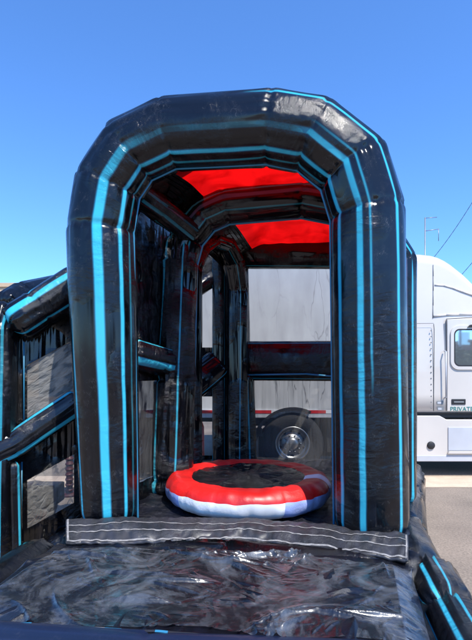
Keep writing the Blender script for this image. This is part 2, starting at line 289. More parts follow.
def sweep(pts, rw, rn, nref, seg=48, step=.025, pinch=.05, bulge=.03, pucker=.010, seed=0, cap=(True, True), taper=None, closed=False, sag=0, seams=None):
    """tube along a polyline with mitred corners; angle 0 faces nref, positive towards (nref x tangent)"""
    pts = [Vector(p) for p in pts]; n = len(pts); tang = [(pts[i+1]-pts[i]).normalized() for i in range(n-1)]
    rings = []; total = 0; tot_len = sum((pts[i+1]-pts[i]).length for i in range(n-1))
    for i in range(n-1):
        a, b = pts[i], pts[i+1]; Ls = (b-a).length; t = tang[i]
        m0 = (tang[i-1]+t).normalized() if i > 0 else t
        m1 = (t+tang[i+1]).normalized() if i < n-2 else t
        k = max(2, int(Ls/step))
        for j in range(k+1 if i == n-2 else k):
            f = j/k; d = f*Ls
            rings.append((a, b, t, m0, m1, f, total+d, min(d, Ls-d), d, Ls, i))
        total += Ls
    verts = []; uvv = []
    for (a, b, t, m0, m1, f, s, ds, d, Ls, i) in rings:
        nn = (nref - t*nref.dot(t)).normalized(); bb = t.cross(nn).normalized()
        c = a.lerp(b, f)
        pr = 1 - pinch*math.exp(-(ds/.018)**2) + bulge*(1-math.exp(-(ds/.10)))
        if taper: pr *= taper(s/tot_len)
        if cap[0] and i == 0 and d < rn*.5: pr *= math.sqrt(max(.02, 1-(1-d/(rn*.5))**2))*.35+.65 if d > 0 else .65
        if cap[1] and i == n-2 and Ls-d < rn*.5: pr *= math.sqrt(max(.02, 1-(1-(Ls-d)/(rn*.5))**2))*.35+.65 if Ls-d > 0 else .65
        w0 = min(1, ds/.001)
        for j in range(seg):
            ph = 2*math.pi*j/seg
            e = math.exp(-ds/.09)
            q = noise.noise(Vector((math.cos(ph)*6+seed, math.sin(ph)*6, s*1.5+i*9)))*pucker*(.35+1.6*e)
            q += noise.noise(Vector((math.cos(ph)*16+seed, math.sin(ph)*16, s*4)))*pucker*.7*e
            x = bb*((rw*pr+q)*math.sin(ph)); y = nn*((rn*pr+q)*math.cos(ph))
            o = x+y
            # slide along the tangent to meet the mitre planes, nearest side only
            p0 = c+o
            # plane at a with normal m0, plane at b with normal m1
            s0 = -(o.dot(m0))/max(.2, t.dot(m0)); s1 = -(o.dot(m1))/max(.2, t.dot(m1))
            lo, hi = s0, Ls+s1
            p0 = a+o+t*(lo+(hi-lo)*f)
            verts.append(p0); uvv.append((j/seg, s))
    faces = []; uvs = []; nr = len(rings)
    for i in range(nr-1):
        for j in range(seg):
            k = (j+1) % seg
            faces.append((i*seg+j, (i+1)*seg+j, (i+1)*seg+k, i*seg+k))
            u0, u1 = j/seg, (j+1)/seg; v0, v1 = uvv[i*seg][1], uvv[(i+1)*seg][1]
            uvs.append([(u0, v0), (u0, v1), (u1, v1), (u1, v0)])
    for e, r0 in ((0, 0), (1, nr-1)):
        if cap[e]:
            cc = sum((verts[r0*seg+j] for j in range(seg)), Vector())/seg
            t = tang[-1] if e else -tang[0]; verts.append(cc+t*rn*.18); ci = len(verts)-1
            for j in range(seg):
                k = (j+1) % seg
                faces.append((r0*seg+j, r0*seg+k, ci) if not e else (r0*seg+k, r0*seg+j, ci))
                v = uvv[r0*seg][1]; a_, b_ = ((j/seg, (j+1)/seg) if not e else ((j+1)/seg, j/seg))
                uvs.append([(a_, v), (b_, v), ((a_+b_)/2, v+.1)])
    return verts, faces, uvs
def tube(name, pts, rw, rn, mat, parent, nref=FRONT, label=None, flip=False, **kw):
    v, f, u = sweep(pts, rw, rn, nref, **kw)
    return link(name, mesh_from(v, f, u), mat, parent, label=label)

def grid(c00, c10, c11, c01, nx, ny, fn=None, keep=None):
    """bilinear sheet; fn(s,t,p)->p; keep(s,t) for cells"""
    V = []; Fc = []; U = []
    lx = (c10-c00).length; ly = (c01-c00).length
    for j in range(ny+1):
        for i in range(nx+1):
            s, t = i/nx, j/ny; p = c00.lerp(c10, s).lerp(c01.lerp(c11, s), t)
            V.append(fn(s, t, p) if fn else p)
    for j in range(ny):
        for i in range(nx):
            if keep and not keep((i+.5)/nx, (j+.5)/ny): continue
            a = j*(nx+1)+i; Fc.append((a, a+1, a+nx+2, a+nx+1))
            U.append([(i/nx*lx, j/ny*ly), ((i+1)/nx*lx, j/ny*ly), ((i+1)/nx*lx, (j+1)/ny*ly), (i/nx*lx, (j+1)/ny*ly)])
    return V, Fc, U
def ridged(p, sc, seed=0, oc=4):
    a = 1; h = 0; q = Vector(p)*sc+Vector((seed, seed*.7, 0))
    w = noise.noise_vector(q*.6)*.7; q = q+w
    for _ in range(oc):
        h += a*(1-abs(noise.noise(q))*2); a *= .5; q = q*2.03+Vector((3.1, 1.7, .3))
    return h
def crease(x, y, seed):
    """flat facets meeting in sharp creases (Voronoi F2-F1)"""
    q = Vector((x, y, seed)); w = noise.noise_vector(q*.8)*.45; d, _ = noise.voronoi(q+w); return d[1]-d[0]
def panel(name, c00, c10, c11, c01, sb, tb, win, mat, wmat, parent, wr=.012, wname='mesh_window', thick=.0):
    """wall sheet with rectangular windows. sb, tb: break points; win: set of (i,j) cells that are mesh"""
    nrm = (c10-c00).cross(c01-c00).normalized()
    def bil(s, t): return c00.lerp(c10, s).lerp(c01.lerp(c11, s), t)
    V = []; Fc = []; U = []
    for i in range(len(sb)-1):
        for j in range(len(tb)-1):
            s0, s1, t0, t1 = sb[i], sb[i+1], tb[j], tb[j+1]
            a, b, c, d = bil(s0, t0), bil(s1, t0), bil(s1, t1), bil(s0, t1)
            nx = max(2, int((b-a).length/.03)); ny = max(2, int((d-a).length/.03))
            isw = (i, j) in win
            if isw:
                fn = lambda s, t, p: p+nrm*(.03*math.sin(s*math.pi)*math.sin(t*math.pi)*noise.noise(p*3)+.01*noise.noise(p*9)*math.sin(s*math.pi)*math.sin(t*math.pi))
                v, f, u = grid(a, b, c, d, nx, ny, fn)
                link(wname, mesh_from(v, f, u), wmat[min(j//2, 1)] if isinstance(wmat, list) else wmat, parent)
            else:
                fn = lambda s, t, p: p+nrm*(wr*ridged(p, 4, 3, 3)*.6)
                v, f, u = grid(a, b, c, d, nx, ny, fn); o = len(V)
                V += v; Fc += [tuple(k+o for k in q) for q in f]; U += u
    return link(name, mesh_from(V, Fc, U), mat, parent)

def bm_obj(name, bm, mats, parent=None, smooth=False, label=None, kind=None):
    me = bpy.data.meshes.new(name); bm.normal_update(); bm.to_mesh(me); bm.free(); return link(name, me, mats, parent, smooth, label, kind)
def box(bm, x0, x1, y0, y1, z0, z1, bev=0, mi=0):
    r = bmesh.ops.create_cube(bm, size=1); vs = r['verts']
    for v in vs: v.co = Vector(((x0+x1)/2+v.co.x*(x1-x0), (y0+y1)/2+v.co.y*(y1-y0), (z0+z1)/2+v.co.z*(z1-z0)))
    fs = list({f for v in vs for f in v.link_faces})
    for f in fs: f.material_index = mi
    if bev:
        es = list({e for v in vs for e in v.link_edges}); bmesh.ops.bevel(bm, geom=es, offset=bev, segments=3, affect='EDGES', profile=.6)
def prism(bm, poly, y0, y1, bev=0, mi=0):
    """poly in (x,z) extruded along y"""
    a = [bm.verts.new((x, y0, z)) for x, z in poly]; b = [bm.verts.new((x, y1, z)) for x, z in poly]; n = len(poly)
    fs = [bm.faces.new(a), bm.faces.new(b[::-1])]
    for i in range(n): fs.append(bm.faces.new((a[i], b[i], b[(i+1) % n], a[(i+1) % n])))
    for f in fs: f.material_index = mi
    bmesh.ops.recalc_face_normals(bm, faces=fs)
    if bev:
        es = list({e for f in fs for e in f.edges}); bmesh.ops.bevel(bm, geom=es, offset=bev, segments=3, affect='EDGES', profile=.6)
def rod(bm, p0, p1, r, seg=10, r1=None, mi=0):
    p0, p1 = Vector(p0), Vector(p1); t = (p1-p0).normalized(); ref = Vector((0, 0, 1)) if abs(t.z) < .9 else Vector((1, 0, 0))
    a = t.cross(ref).normalized(); b = t.cross(a); r1 = r if r1 is None else r1; v0 = []; v1 = []
    for j in range(seg):
        ph = 2*math.pi*j/seg; d = a*math.cos(ph)+b*math.sin(ph)
        v0.append(bm.verts.new(p0+d*r)); v1.append(bm.verts.new(p1+d*r1))
    fs = [bm.faces.new(v0[::-1]), bm.faces.new(v1)]
    for j in range(seg):
        k = (j+1) % seg; fs.append(bm.faces.new((v0[j], v0[k], v1[k], v1[j])))
    for f in fs: f.material_index = mi; f.smooth = True
def pipe(bm, pts, r, seg=10):
    for a, b in zip(pts, pts[1:]): rod(bm, a, b, r, seg)
    for p in pts[1:-1]:
        q = bmesh.ops.create_icosphere(bm, subdivisions=2, radius=r)
        for v in q['verts']: v.co += Vector(p)
def lathe_y(bm, prof, cx, cz, seg=48, mi=0):
    """profile (r, y) turned about the y axis through (cx, cz)"""
    rings = []
    for r, y in prof:
        rings.append([bm.verts.new((cx+r*math.cos(2*math.pi*j/seg), y, cz+r*math.sin(2*math.pi*j/seg))) for j in range(seg)])
    for a, b in zip(rings, rings[1:]):
        for j in range(seg):
            k = (j+1) % seg; f = bm.faces.new((a[j], a[k], b[k], b[j])); f.material_index = mi; f.smooth = True

# ------------------------------------------------------------------ inflatable tunnel
ZF = .54
tun = thing('inflatable_tunnel', 'black inflatable play tunnel with cyan striped arches and red roof panels', 'inflatable tunnel', (0, 3.6, 0))
# front arch, traced by the centre line of the tube
cl = [(111, 530), (101.5, 232), (109, 187), (131, 154), (170, 135), (270, 129), (314, 137), (353, 168), (367, 214), (371, 545)]
apts = [PK(x, y, 0) for x, y in cl]; apts[0].z = .50; apts[-1].z = .50
# angle measured inward on both legs: nref x tangent points inward when walking left leg -> top -> right leg
tube('arch', apts, .265, .27, M['arch'], tun, seg=96, step=.02, pinch=.04, bulge=.012, pucker=.009, cap=(True, True), taper=lambda f: .84+.16*min(1, f/.25), label='nearest arch, broad tube with bright cyan stripes')
# welded inner seam piping
def offset_path(pts, off, nref):
    pts = [Vector(p) for p in pts]; out = []
    for i, p in enumerate(pts):
        t0 = (pts[i]-pts[i-1]).normalized() if i else (pts[1]-pts[0]).normalized()
        t1 = (pts[i+1]-pts[i]).normalized() if i < len(pts)-1 else t0
        t = (t0+t1).normalized(); b = t.cross(nref).normalized(); out.append(p+b*(off/max(.4, t.dot(t1))))
    return out
ip = offset_path(apts, .268, FRONT)
ip[0] -= RT*.045
tube('inner_piping', ip, .008, .008, M['piping'], tun, seg=10, pinch=0, bulge=0, pucker=.002)

cl2 = [(173, 500), (177, 380), (180, 264), (187, 238), (204, 217), (226, 207), (303, 200), (345, 208), (378, 232), (397, 262), (397, 520)]
a2 = [PK(x, y, .92) for x, y in cl2]; a2[0].z = .50; a2[-1].z = .50
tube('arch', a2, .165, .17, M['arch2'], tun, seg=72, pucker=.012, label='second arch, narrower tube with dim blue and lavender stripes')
tube('inner_piping', offset_path(a2, .172, FRONT), .010, .010, M['piping'], tun, seg=8, pinch=0, bulge=0, pucker=.001)
d3 = [(190, 472, 5.0), (190, 268, 5.0), (199, 248, 5.15), (211, 240, 5.4), (225, 245, 5.65), (234, 262, 5.85), (238, 290, 5.95), (237, 474, 5.95)]
a3 = [P(*q) for q in d3]; a3[0].z = .5; a3[-1].z = .5
NL = Vector((.95, -.3, 0)).normalized()
tube('arch', a3, .10, .13, M['thin'], tun, nref=NL, seg=60, pucker=.014, label='narrow arch in the left wall at the rear')
# intermediate hoop half way along, black
cc = [PK(172, 500, .86), PK(172, 478, .86), PK(175, 380, .86), PK(180, 262, .88), PK(182, 238, .92)]; cc[0].z = .5
tube('column', cc, .185, .19, M['column'], tun, seg=80, pucker=.03, bulge=.05, pinch=.06, taper=lambda f: 1.06-.22*f, label='fat puckered column with two thin blue lines')
cl4 = [(205, 480), (206, 275), (214, 248), (232, 236), (300, 232), (352, 244), (374, 275), (376, 500)]
a4 = [PK(x, y, 1.62) for x, y in cl4]; a4[0].z = .5; a4[-1].z = .5
# right-hand outer bulge of the second chamber, seen past the front leg
# roof panels of translucent red vinyl
def roofpanel(k0, k1, z0, z1, xl, xr, name='roof_panel'):
    V = []; Fc = []; U = []; nx, ny = 50, 24
    prof = [(-1, -.35), (-.75, -.1), (-.5, 0), (.5, 0), (.75, -.1), (1, -.35)]
    def h(u):
        for (a, b), (c, d) in zip(prof, prof[1:]):
            if u <= c: return b+(d-b)*(u-a)/(c-a)
        return prof[-1][1]
    for j in range(ny+1):
        t = j/ny; k = k0+(k1-k0)*t; base = Vector((0, 3.6, 0))+AX*k
        cxm = (xl[0]+(xl[1]-xl[0])*t + xr[0]+(xr[1]-xr[0])*t)/2; hw = (xr[0]+(xr[1]-xr[0])*t-(xl[0]+(xl[1]-xl[0])*t))/2
        for i in range(nx+1):
            u = i/nx*2-1; p = base+RT*(cxm+u*hw); p.z = z0+(z1-z0)*t+h(u)*1.0+.04*math.sin(t*math.pi)+.012*noise.noise(Vector((u*6, t*3, 1)))
            V.append(p)
    for j in range(ny):
        for i in range(nx):
            a = j*(nx+1)+i; Fc.append((a, a+1, a+nx+2, a+nx+1)); U.append([(0, 0), (.1, 0), (.1, .1), (0, .1)])
    return link(name, mesh_from(V, Fc, U, [1 if (q % nx < nx*.17 or q % nx > nx*.83) else 0 for q in range(nx*ny)]), [M['red'], M['panel']], tun)
roofpanel(.05, .95, 3.36, 3.42, (-.95, -.75), (1.0, 1.1))
roofpanel(1.0, 2.5, 3.42, 3.29, (-.7, -.45), (1.2, 1.4))

# floor with inflated baffles
fl0 = PK(60, 500, -.25); 
def LP(x, k, z): p = Vector((0, 3.6, 0))+RT*x+AX*k; p.z = z; return p
def ffn(s, t, p):
    h = .018*abs(math.sin(t*math.pi*7))+.012*ridged(p, 3.5, 5, 4)*.7; q = p.copy(); q.z = ZF-.03+h; return q
v, f, u = grid(LP(-1.25, -.28, ZF), LP(1.25, -.28, ZF), LP(1.75, 2.75, ZF), LP(-.75, 2.75, ZF), 130, 130, ffn)
link('floor', mesh_from(v, f, u), M['floor'], tun)
# base side walls (inflated rolls round the foot)
tube('base_roll', [LP(1.24, -.34, .27), LP(1.30, .5, .28), LP(1.55, 1.6, .29), LP(1.85, 2.8, .29)], .22, .26, M['black'], tun, nref=UP, seg=48, pucker=.03, label='glossy black roll along the right foot of the tunnel')
tube('base_roll', [LP(-1.12, -.3, .25), LP(-1.05, .6, .25), LP(-.75, 1.6, .25), LP(-.45, 2.8, .25)], .24, .27, M['black'], tun, nref=UP, seg=48, pucker=.03)
tube('base_roll', [LP(-1.2, -.36, .27), LP(0, -.36, .27), LP(1.28, -.42, .27)], .25, .2, M['black'], tun, nref=FRONT, seg=48, pucker=.03)
tube('base_roll', [LP(-.55, 2.72, .27), LP(1.8, 2.72, .27)], .25, .2, M['black'], tun, nref=FRONT, seg=40, pucker=.03)

# left wall between front leg and second column
A0 = Vector((-1.0, 3.9, .5)); A1 = Vector((-.66, 4.85, .5)); t0 = 3.15
panel('side_wall', A0, A1, A1+UP*2.75, A0+UP*2.75, [0, .12, .86, 1], [0, .07, .40, .57, .95, 1], {(1, 1)}, M['panel'], M['meshd'], tun, wr=.03)
# roll across it at mid height, and the diagonal corner roll above
tube('side_beam', [P(128, 352, 3.95), P(160, 360, 4.35), P(186, 366, 4.72)], .13, .12, M['roll'], tun, nref=Vector((1, -.3, 0)).normalized(), pucker=.02, seg=48, label='short horizontal roll with blue stripes')
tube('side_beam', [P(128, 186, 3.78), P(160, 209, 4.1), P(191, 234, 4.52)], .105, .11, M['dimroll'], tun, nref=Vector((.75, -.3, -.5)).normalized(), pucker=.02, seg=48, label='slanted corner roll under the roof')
# left wall of the rear chamber with slanted windows
B0 = P(180, 470, 6.1); B1 = P(240, 470, 6.25); T0 = P(180, 225, 6.1); T1 = P(240, 225, 6.25)
panel('side_wall', B0, B1, T1, T0, [0, .23, .56, 1], [0, .06, .30, .50, .77, 1], {(1, 1), (1, 3)}, M['panel'], M['mesh'], tun)
tube('side_beam', [P(178, 396, 5.75), P(220, 362, 6.0)], .19, .10, M['thin'], tun, nref=FRONT, seg=40, pucker=.015, label='slanted black beam between the two small mesh windows')
tube('side_beam', [P(186, 296, 5.9), P(222, 272, 6.1)], .10, .08, M['black'], tun, nref=FRONT, seg=32, pucker=.015)
tube('side_post', [P(219, 466, 6.0), P(219, 250, 6.0)], .085, .08, M['thin'], tun, seg=32, pucker=.01)
# back wall: beams round two big mesh windows
kb = 2.55
def bw(x0, x1, y, rw, rn, mat, lab=None, z=None):
    return tube('back_beam', [PK(x0, y, kb), PK(x1, y, kb)], rw, rn, mat, tun, seg=48, pucker=.012, label=lab)
bw(232, 372, 361, .25, .12, M['thin'], 'wide black beam between upper and lower mesh windows')
bw(228, 372, 253, .20, .14, M['thin'])
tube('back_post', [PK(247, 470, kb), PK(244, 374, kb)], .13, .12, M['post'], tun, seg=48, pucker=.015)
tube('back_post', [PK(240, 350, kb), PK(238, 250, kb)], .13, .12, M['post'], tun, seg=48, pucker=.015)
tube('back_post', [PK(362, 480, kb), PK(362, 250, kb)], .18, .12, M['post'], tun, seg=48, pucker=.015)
tube('back_beam', [PK(240, 474, kb), PK(375, 478, kb)], .11, .12, M['black'], tun, seg=40, pucker=.015)
# blue piping frame of the lower window
bm = bmesh.new()
fr = [PK(239, 462, kb-.14), PK(243, 375, kb-.14), PK(306, 374, kb-.14), PK(340, 377, kb-.14)]
pipe(bm, fr, .011, 8)
bm_obj('window_piping', bm, M['piping'], tun, True)
def bwin(x0, x1, y0, y1, mat):
    def fn(s, t, p): e = math.sin(s*math.pi)*math.sin(t*math.pi); return p+AX*(.05*noise.noise(Vector((s*5, t*2, 2)))*e+.02*e)
    v, f, u = grid(PK(x0, y1, kb), PK(x1, y1, kb), PK(x1, y0, kb), PK(x0, y0, kb), 60, 50, fn)
    link('mesh_window', mesh_from(v, f, u), mat, tun)
bwin(248, 352, 264, 345, M['mesh']); bwin(254, 352, 377, 466, M['meshb'])

# right wall of the tunnel (hidden behind the front leg from here)
D0 = LP(1.15, .2, .5); D1 = LP(1.55, 2.6, .5)
panel('side_wall', D0, D1, D1+UP*2.6, D0+UP*2.6, [0, .3, .9, 1], [0, .1, .45, .55, .9, 1], {(1, 1), (1, 3)}, M['panel'], M['mesh'], tun)

# folded seam flap over the joint
def flap():
    top = [(66, 520), (120, 517), (240, 518), (300, 522), (360, 527), (408, 533)]
    bot = [(64, 543), (120, 543), (240, 540), (300, 546), (360, 554), (408, 561)]
    def interp(l, x):
        for (a, b), (c, d) in zip(l, l[1:]):
            if x <= c: return b+(d-b)*(x-a)/(c-a)
        return l[-1][1]
    nx, ny = 220, 20; V = []; Fc = []; U = []; 
    def pos(x, t, lift=0):
        yt = interp(top, x); yb = interp(bot, x); a = XY(x, .60, DZ(yt, .60)); b = XY(x, .515, DZ(yb, .515))
        p = a.lerp(b, t); n = (b-a).cross(Vector((1, 0, 0))).normalized(); n = n if n.z > 0 else -n
        w = .018*noise.noise(Vector((x*.045, t*1.2, 0)))+.011*noise.noise(Vector((x*.14+t*2, t*3, 4)))+.007*crease(x*.09, t*2.5, 1.5)+.02*math.sin(t*math.pi)
        return p+n*(w+lift)
    for layer, off in ((0, 0), (1, -.018)):
        for j in range(ny+1):
            for i in range(nx+1): V.append(pos(66+(408-66)*i/nx, j/ny, off))
    W = (nx+1)*(ny+1)
    for j in range(ny):
        for i in range(nx):
            a = j*(nx+1)+i; uvq = [(i/nx*2, j/ny*.3)]*4
            Fc.append((a, a+nx+1, a+nx+2, a+1)); U.append(uvq); Fc.append((W+a, W+a+1, W+a+nx+2, W+a+nx+1)); U.append(uvq)
    for i in range(nx):
        for j, fl in ((0, 0), (ny, 1)):
            a = j*(nx+1)+i; Fc.append((a, a+1, W+a+1, W+a) if not fl else (a+1, a, W+a, W+a+1)); U.append([(0, 0)]*4)
    for j in range(ny):
        for i, fl in ((0, 0), (nx, 1)):
            a = j*(nx+1)+i; b = a+nx+1; Fc.append((a, W+a, W+b, b) if not fl else (b, W+b, W+a, a)); U.append([(0, 0)]*4)
    fo = link('seam_flap', mesh_from(V, Fc, U), M['flap'], tun, label='long flat flap with pale stitched lines across the threshold')
    # webbing lines
    V = []; Fc = []; U = []
    def strip(pl, hw, along_t=False):
        o = len(V)
        for (x, t) in pl:
            for s in (-1, 1):
                V.append(pos(x+(s*hw*200 if along_t else 0), t+(0 if along_t else s*hw), .004))
        for i in range(len(pl)-1):
            a = o+i*2; Fc.append((a, a+1, a+3, a+2)); U.append([(0, 0)]*4)
    for t in (.36, .64, .93):
        strip([(67+(407-67)*i/160, t+.012*math.sin(i*.35)) for i in range(161)], .015 if t < .9 else .022)
    strip([(68.2, .03+j/12*.93) for j in range(13)], .005, True); strip([(406, .1+j/12*.87) for j in range(13)], .004, True)
    o = link('stitching', mesh_from(V, Fc, U), M['stitch'], None); o.parent = fo; o.location = (0, 0, 0)
flap()

# ------------------------------------------------------------------ round inflated ring on the tunnel floor
rc = XY(248, ZF, 4.27)
ring = thing('inflatable_disc', 'round red, white and blue inflated disc with black wrinkled centre on tunnel floor', 'inflatable disc', rc)
def disc():
    prof = []   # (r, z, band)
    Rr = .745; 
    for i in range(25):
        a = -math.pi/2 + math.pi*i/24*1.0; prof.append((Rr-.115+.115*math.cos(a), .115+.115*math.sin(a), 0 if a < .2 else 1))
    for i in range(1, 22):
        r = (Rr-.115)*(1-i/21); prof.append((r, .23-.03*(1-((r/(Rr-.115))**2)), 2 if r < .535 else 1))
    seg = 240; V = []; Fc = []; U = []; fmx = []
    for k, (r, z, b) in enumerate(prof):
        for j in range(seg):
            a = 2*math.pi*j/seg
            puff = 1+.0
            gore = abs(math.sin(a*8))**.35
            rr = r*(1-(.012*(1-gore)) if r > .4 else 1); zz = z
            if z > .01: zz += .012*noise.noise(Vector((math.cos(a)*r*9, math.sin(a)*r*9, 2)))
            if b == 2: zz += .05*crease(math.cos(a)*r*3.4, math.sin(a)*r*3.4, 6.5)*min(1, (.58-r)*6)+.02*crease(a*2.2, r*2, 3.5)-.02
            rr += .006*noise.noise(Vector((math.cos(a)*12, math.sin(a)*12, z*10)))
            V.append((rc.x+rr*math.cos(a), rc.y+rr*math.sin(a), rc.z-.0+max(0, zz)))
    for k in range(len(prof)-1):
        for j in range(seg):
            q = (j+1) % seg; Fc.append((k*seg+j, k*seg+q, (k+1)*seg+q, (k+1)*seg+j))
            U.append([(j/seg, prof[k][0]), ((j+1)/seg, prof[k][0]), ((j+1)/seg, prof[k+1][0]), (j/seg, prof[k+1][0])])
            deg = 360*j/seg; b = prof[k][2]
            if b == 0:   # lower rim, front is 270 deg
                m = 2 if (deg < 155 and deg > 20) else 0
                m = {0: 2, 1: 1}[1 if (218 < deg < 290) or (340 < deg < 360) or deg < 8 or (60 < deg < 100) else 0]
            elif b == 1:
                m = 1 if (338 < deg < 352) else 0
            else: m = 3
            fmx.append(m)
    link('inflated_rim', mesh_from(V, Fc, U, fmx), [M['red_in'], M['white_in'], M['blue_in'], M['panel']], ring)
disc()

# ------------------------------------------------------------------ landing pad in the foreground
pad = thing('inflatable_pad', 'dark navy inflatable landing pad under crumpled clear plastic in the foreground', 'inflatable pad', (0, 2.6, 0))
f0, f1 = Vector((-1.38, 3.42, .5)), Vector((1.14, 3.12, .5)); n0, n1 = Vector((-1.5, 2.24, .5)), Vector((.86, 2.0, .5))
import numpy as np
def make_folds(n, seed, lmin, lmax, w, h):
    """straight-ish creases: clusters of near-parallel folds, each (cx, cy, angle, length, width, height, bend)"""
    r = random.Random(seed); out = []
    while len(out) < n:
        cx, cy, a = r.uniform(-1.5, 1.3), r.uniform(1.95, 3.45), r.choice([r.gauss(.5, .35), r.gauss(-.35, .4), r.uniform(0, math.pi)])
        k = r.choice([1, 1, 2, 4, 6])
        for m in range(k):
            out.append((cx+r.gauss(0, .05)*k**.5, cy+r.gauss(0, .03)*k**.5, a+r.gauss(0, .14), r.uniform(lmin, lmax), w*r.uniform(.6, 1.5), h*r.uniform(.35, 1.2), r.gauss(0, .8)))
    return out
def fold_height(V, folds):
    A = np.array([(v[0], v[1]) for v in V]); Hh = np.zeros(len(A))
    for cx, cy, a, ln, w, h, bend in folds:
        dx, dy = A[:, 0]-cx, A[:, 1]-cy; t = dx*math.cos(a)+dy*math.sin(a); d = -dx*math.sin(a)+dy*math.cos(a)+bend*t*t
        e = np.clip(1-np.abs(t)/(ln/2), 0, 1); e = e*e*(3-2*e)
        side = np.where(d*math.cos(a) < 0, w*.6, w*1.9)
        Hh = Hh+h*e*np.exp(-(np.sqrt(d*d+9e-6))/side)
    return Hh
def padfn(s, t, p):
    q = p.copy(); e = min(1, s/.06)*min(1, (1-s)/.05)
    q.z = .478+(.022*crease(p.x*1.4+p.y*.8, p.y*2.0, 5.5)+.02*noise.noise(Vector((p.x*2, p.y*3, 1))))*e+.03*math.sin(t*math.pi)*e-.05*(1-min(1, (1-s)/.05))-.10*(1-min(1, s/.06))
    if t < .12: q.z -= .05*(1-t/.12)
    return q
v, f, u = grid(n0, n1, f1, f0, 460, 220, lambda s, t, p: padfn(s, 1-t, p))
hh = fold_height(v, make_folds(90, 4, .15, .6, .022, .020))
for q, a in zip(v, hh): q.z += float(a)
link('pad_top', mesh_from(v, f, u), M['pad'], pad)
def filmfn(s, t, p):   # t: 0 near .. 1 far
    q = p.copy(); q.z = padfn(s, 1-t, p).z+.012
    x, y = p.x, p.y
    q.z += .010*crease(x*1.0-y*.7, y*1.6+x*.5, 9.5)+.006*crease(x*5, y*6, 3.5)
    q.y += .03*noise.noise(Vector((p.x*3, 0, 9)))
    return q
v, f, u = grid(n0+Vector((.02, .05, 0)), n1+Vector((.0, .04, 0)), f1+Vector((-.03, -.12, 0)), f0+Vector((.1, -.12, 0)), 520, 260, filmfn)
hh = fold_height(v, make_folds(80, 12, .25, 1.0, .014, .030)+make_folds(520, 13, .06, .28, .005, .010))
for q, a in zip(v, hh): q.z += float(a)
link('clear_cover', mesh_from(v, f, u), M['film'], pad, label='crumpled clear plastic sheet')
tube('front_roll', [n0+Vector((-.3, .0, -.125)), Vector((-.4, 2.07, .375)), n1+Vector((.12, -.03, -.125))], .15, .14, M['frontroll'], pad, nref=Vector((0, -.7, .7)), seg=64, pucker=.008, pinch=.03, label='smooth navy roll along the near edge')
# cyan and white weld between pad and front roll
V = []; Fc = []; fmx = []
for i in range(241):
    s = i/240; p = (n0+Vector((0, .015, 0))).lerp(n1+Vector((0, .01, 0)), s); w = .006+.006*max(0, noise.noise(Vector((s*14, 0, 0)))*2)
    z = .512+.006*noise.noise(Vector((s*20, 3, 0))); V += [(p.x, p.y+w+.01*noise.noise(Vector((s*9, 0, 5))), z), (p.x, p.y-w+.01*noise.noise(Vector((s*9, 0, 5))), z-.004)]
for i in range(240):
    a = i*2; Fc.append((a, a+1, a+3, a+2)); fmx.append(1 if noise.noise(Vector((i*.09, 7, 0))) > .18 else (2 if noise.noise(Vector((i*.05, 2, 0))) > .2 else 0))
link('weld_seam', mesh_from(V, Fc, None, fmx), [M['seam'], M['piping'], M['stitch']], pad)
tube('side_roll', [Vector((1.27, 3.06, .34)), Vector((1.17, 2.55, .35))], .155, .17, M['siderl'], pad, nref=Vector((-.2, -.3, .9)).normalized(), seg=64, pucker=.02, label='far length of the right roll with bright cyan stripes')
tube('side_roll', [Vector((1.17, 2.54, .35)), Vector((1.02, 1.7, .35))], .155, .17, M['siderl'], pad, nref=Vector((-.2, -.3, .9)).normalized(), seg=64, pucker=.02, label='near length of the right roll with bright cyan stripes')
tube('side_roll', [Vector((-1.42, 3.45, .3)), Vector((-1.62, 2.1, .3))], .17, .19, M['thin'], pad, nref=Vector((.3, 0, .9)).normalized(), seg=48, pucker=.015)
bm = bmesh.new()
vs = [(-1.4, 3.4), (1.2, 3.15), (1.0, 2.0), (-1.5, 2.15)]
lo = [bm.verts.new((x, y, 0.01)) for x, y in vs]; hi = [bm.verts.new((x, y, .40)) for x, y in vs]
bm.faces.new(lo[::-1]); bm.faces.new(hi)
for i in range(4): bm.faces.new((lo[i], lo[(i+1) % 4], hi[(i+1) % 4], hi[i]))
bm_obj('pad_body', bm, M['black'], pad)

# ------------------------------------------------------------------ left section
wing = thing('inflatable_side_section', 'black inflatable section with slanted cyan striped rolls left of the arch', 'inflatable wall', (-1.9, 4.3, 0))
NW = Vector((.15, -1, .1)).normalized()
tube('top_roll', [P(12, 327, 4.15), P(40, 309, 4.25), P(84, 281, 4.4)], .18, .17, M['wingroll'], wing, nref=NW, seg=64, pucker=.014, label='slanted upper roll with wide cyan stripe')
tube('corner_roll', [P(4, 308, 4.35), P(22, 296, 4.6), P(60, 287, 5.2)], .13, .14, M['black'], wing, nref=NW, seg=48, pucker=.01, label='dark blue roll curving behind the upper roll')
tube('post', [P(-4, 575, 4.05), P(-2, 440, 4.1), P(0, 330, 4.15), P(6, 308, 4.25)], .15, .15, M['post'], wing, nref=NW, seg=56, pucker=.02, label='left post, glossy at the top')
tube('post', [P(16, 568, 4.1), P(14, 462, 4.1)], .055, .07, M['beam'], wing, nref=NW, seg=32, pucker=.008)
tube('cross_roll', [P(-14, 457, 4.0), P(14, 444, 4.1), P(80, 400, 4.35)], .12, .11, M['beam'], wing, nref=NW, seg=48, pucker=.012, label='slanted middle roll edged with two cyan stripes')
W0, W1 = P(0, 575, 4.17), P(84, 528, 4.5); W3, W2 = P(0, 345, 4.2), P(84, 298, 4.5)
panel('wall_sheet', W0, W1, W2, W3, [0, .31, .87, 1], [0, .135, .345, .55, .845, 1], {(1, 1), (1, 3)}, M['panel'], [M['meshl'], M['meshg']], wing, wr=.01)
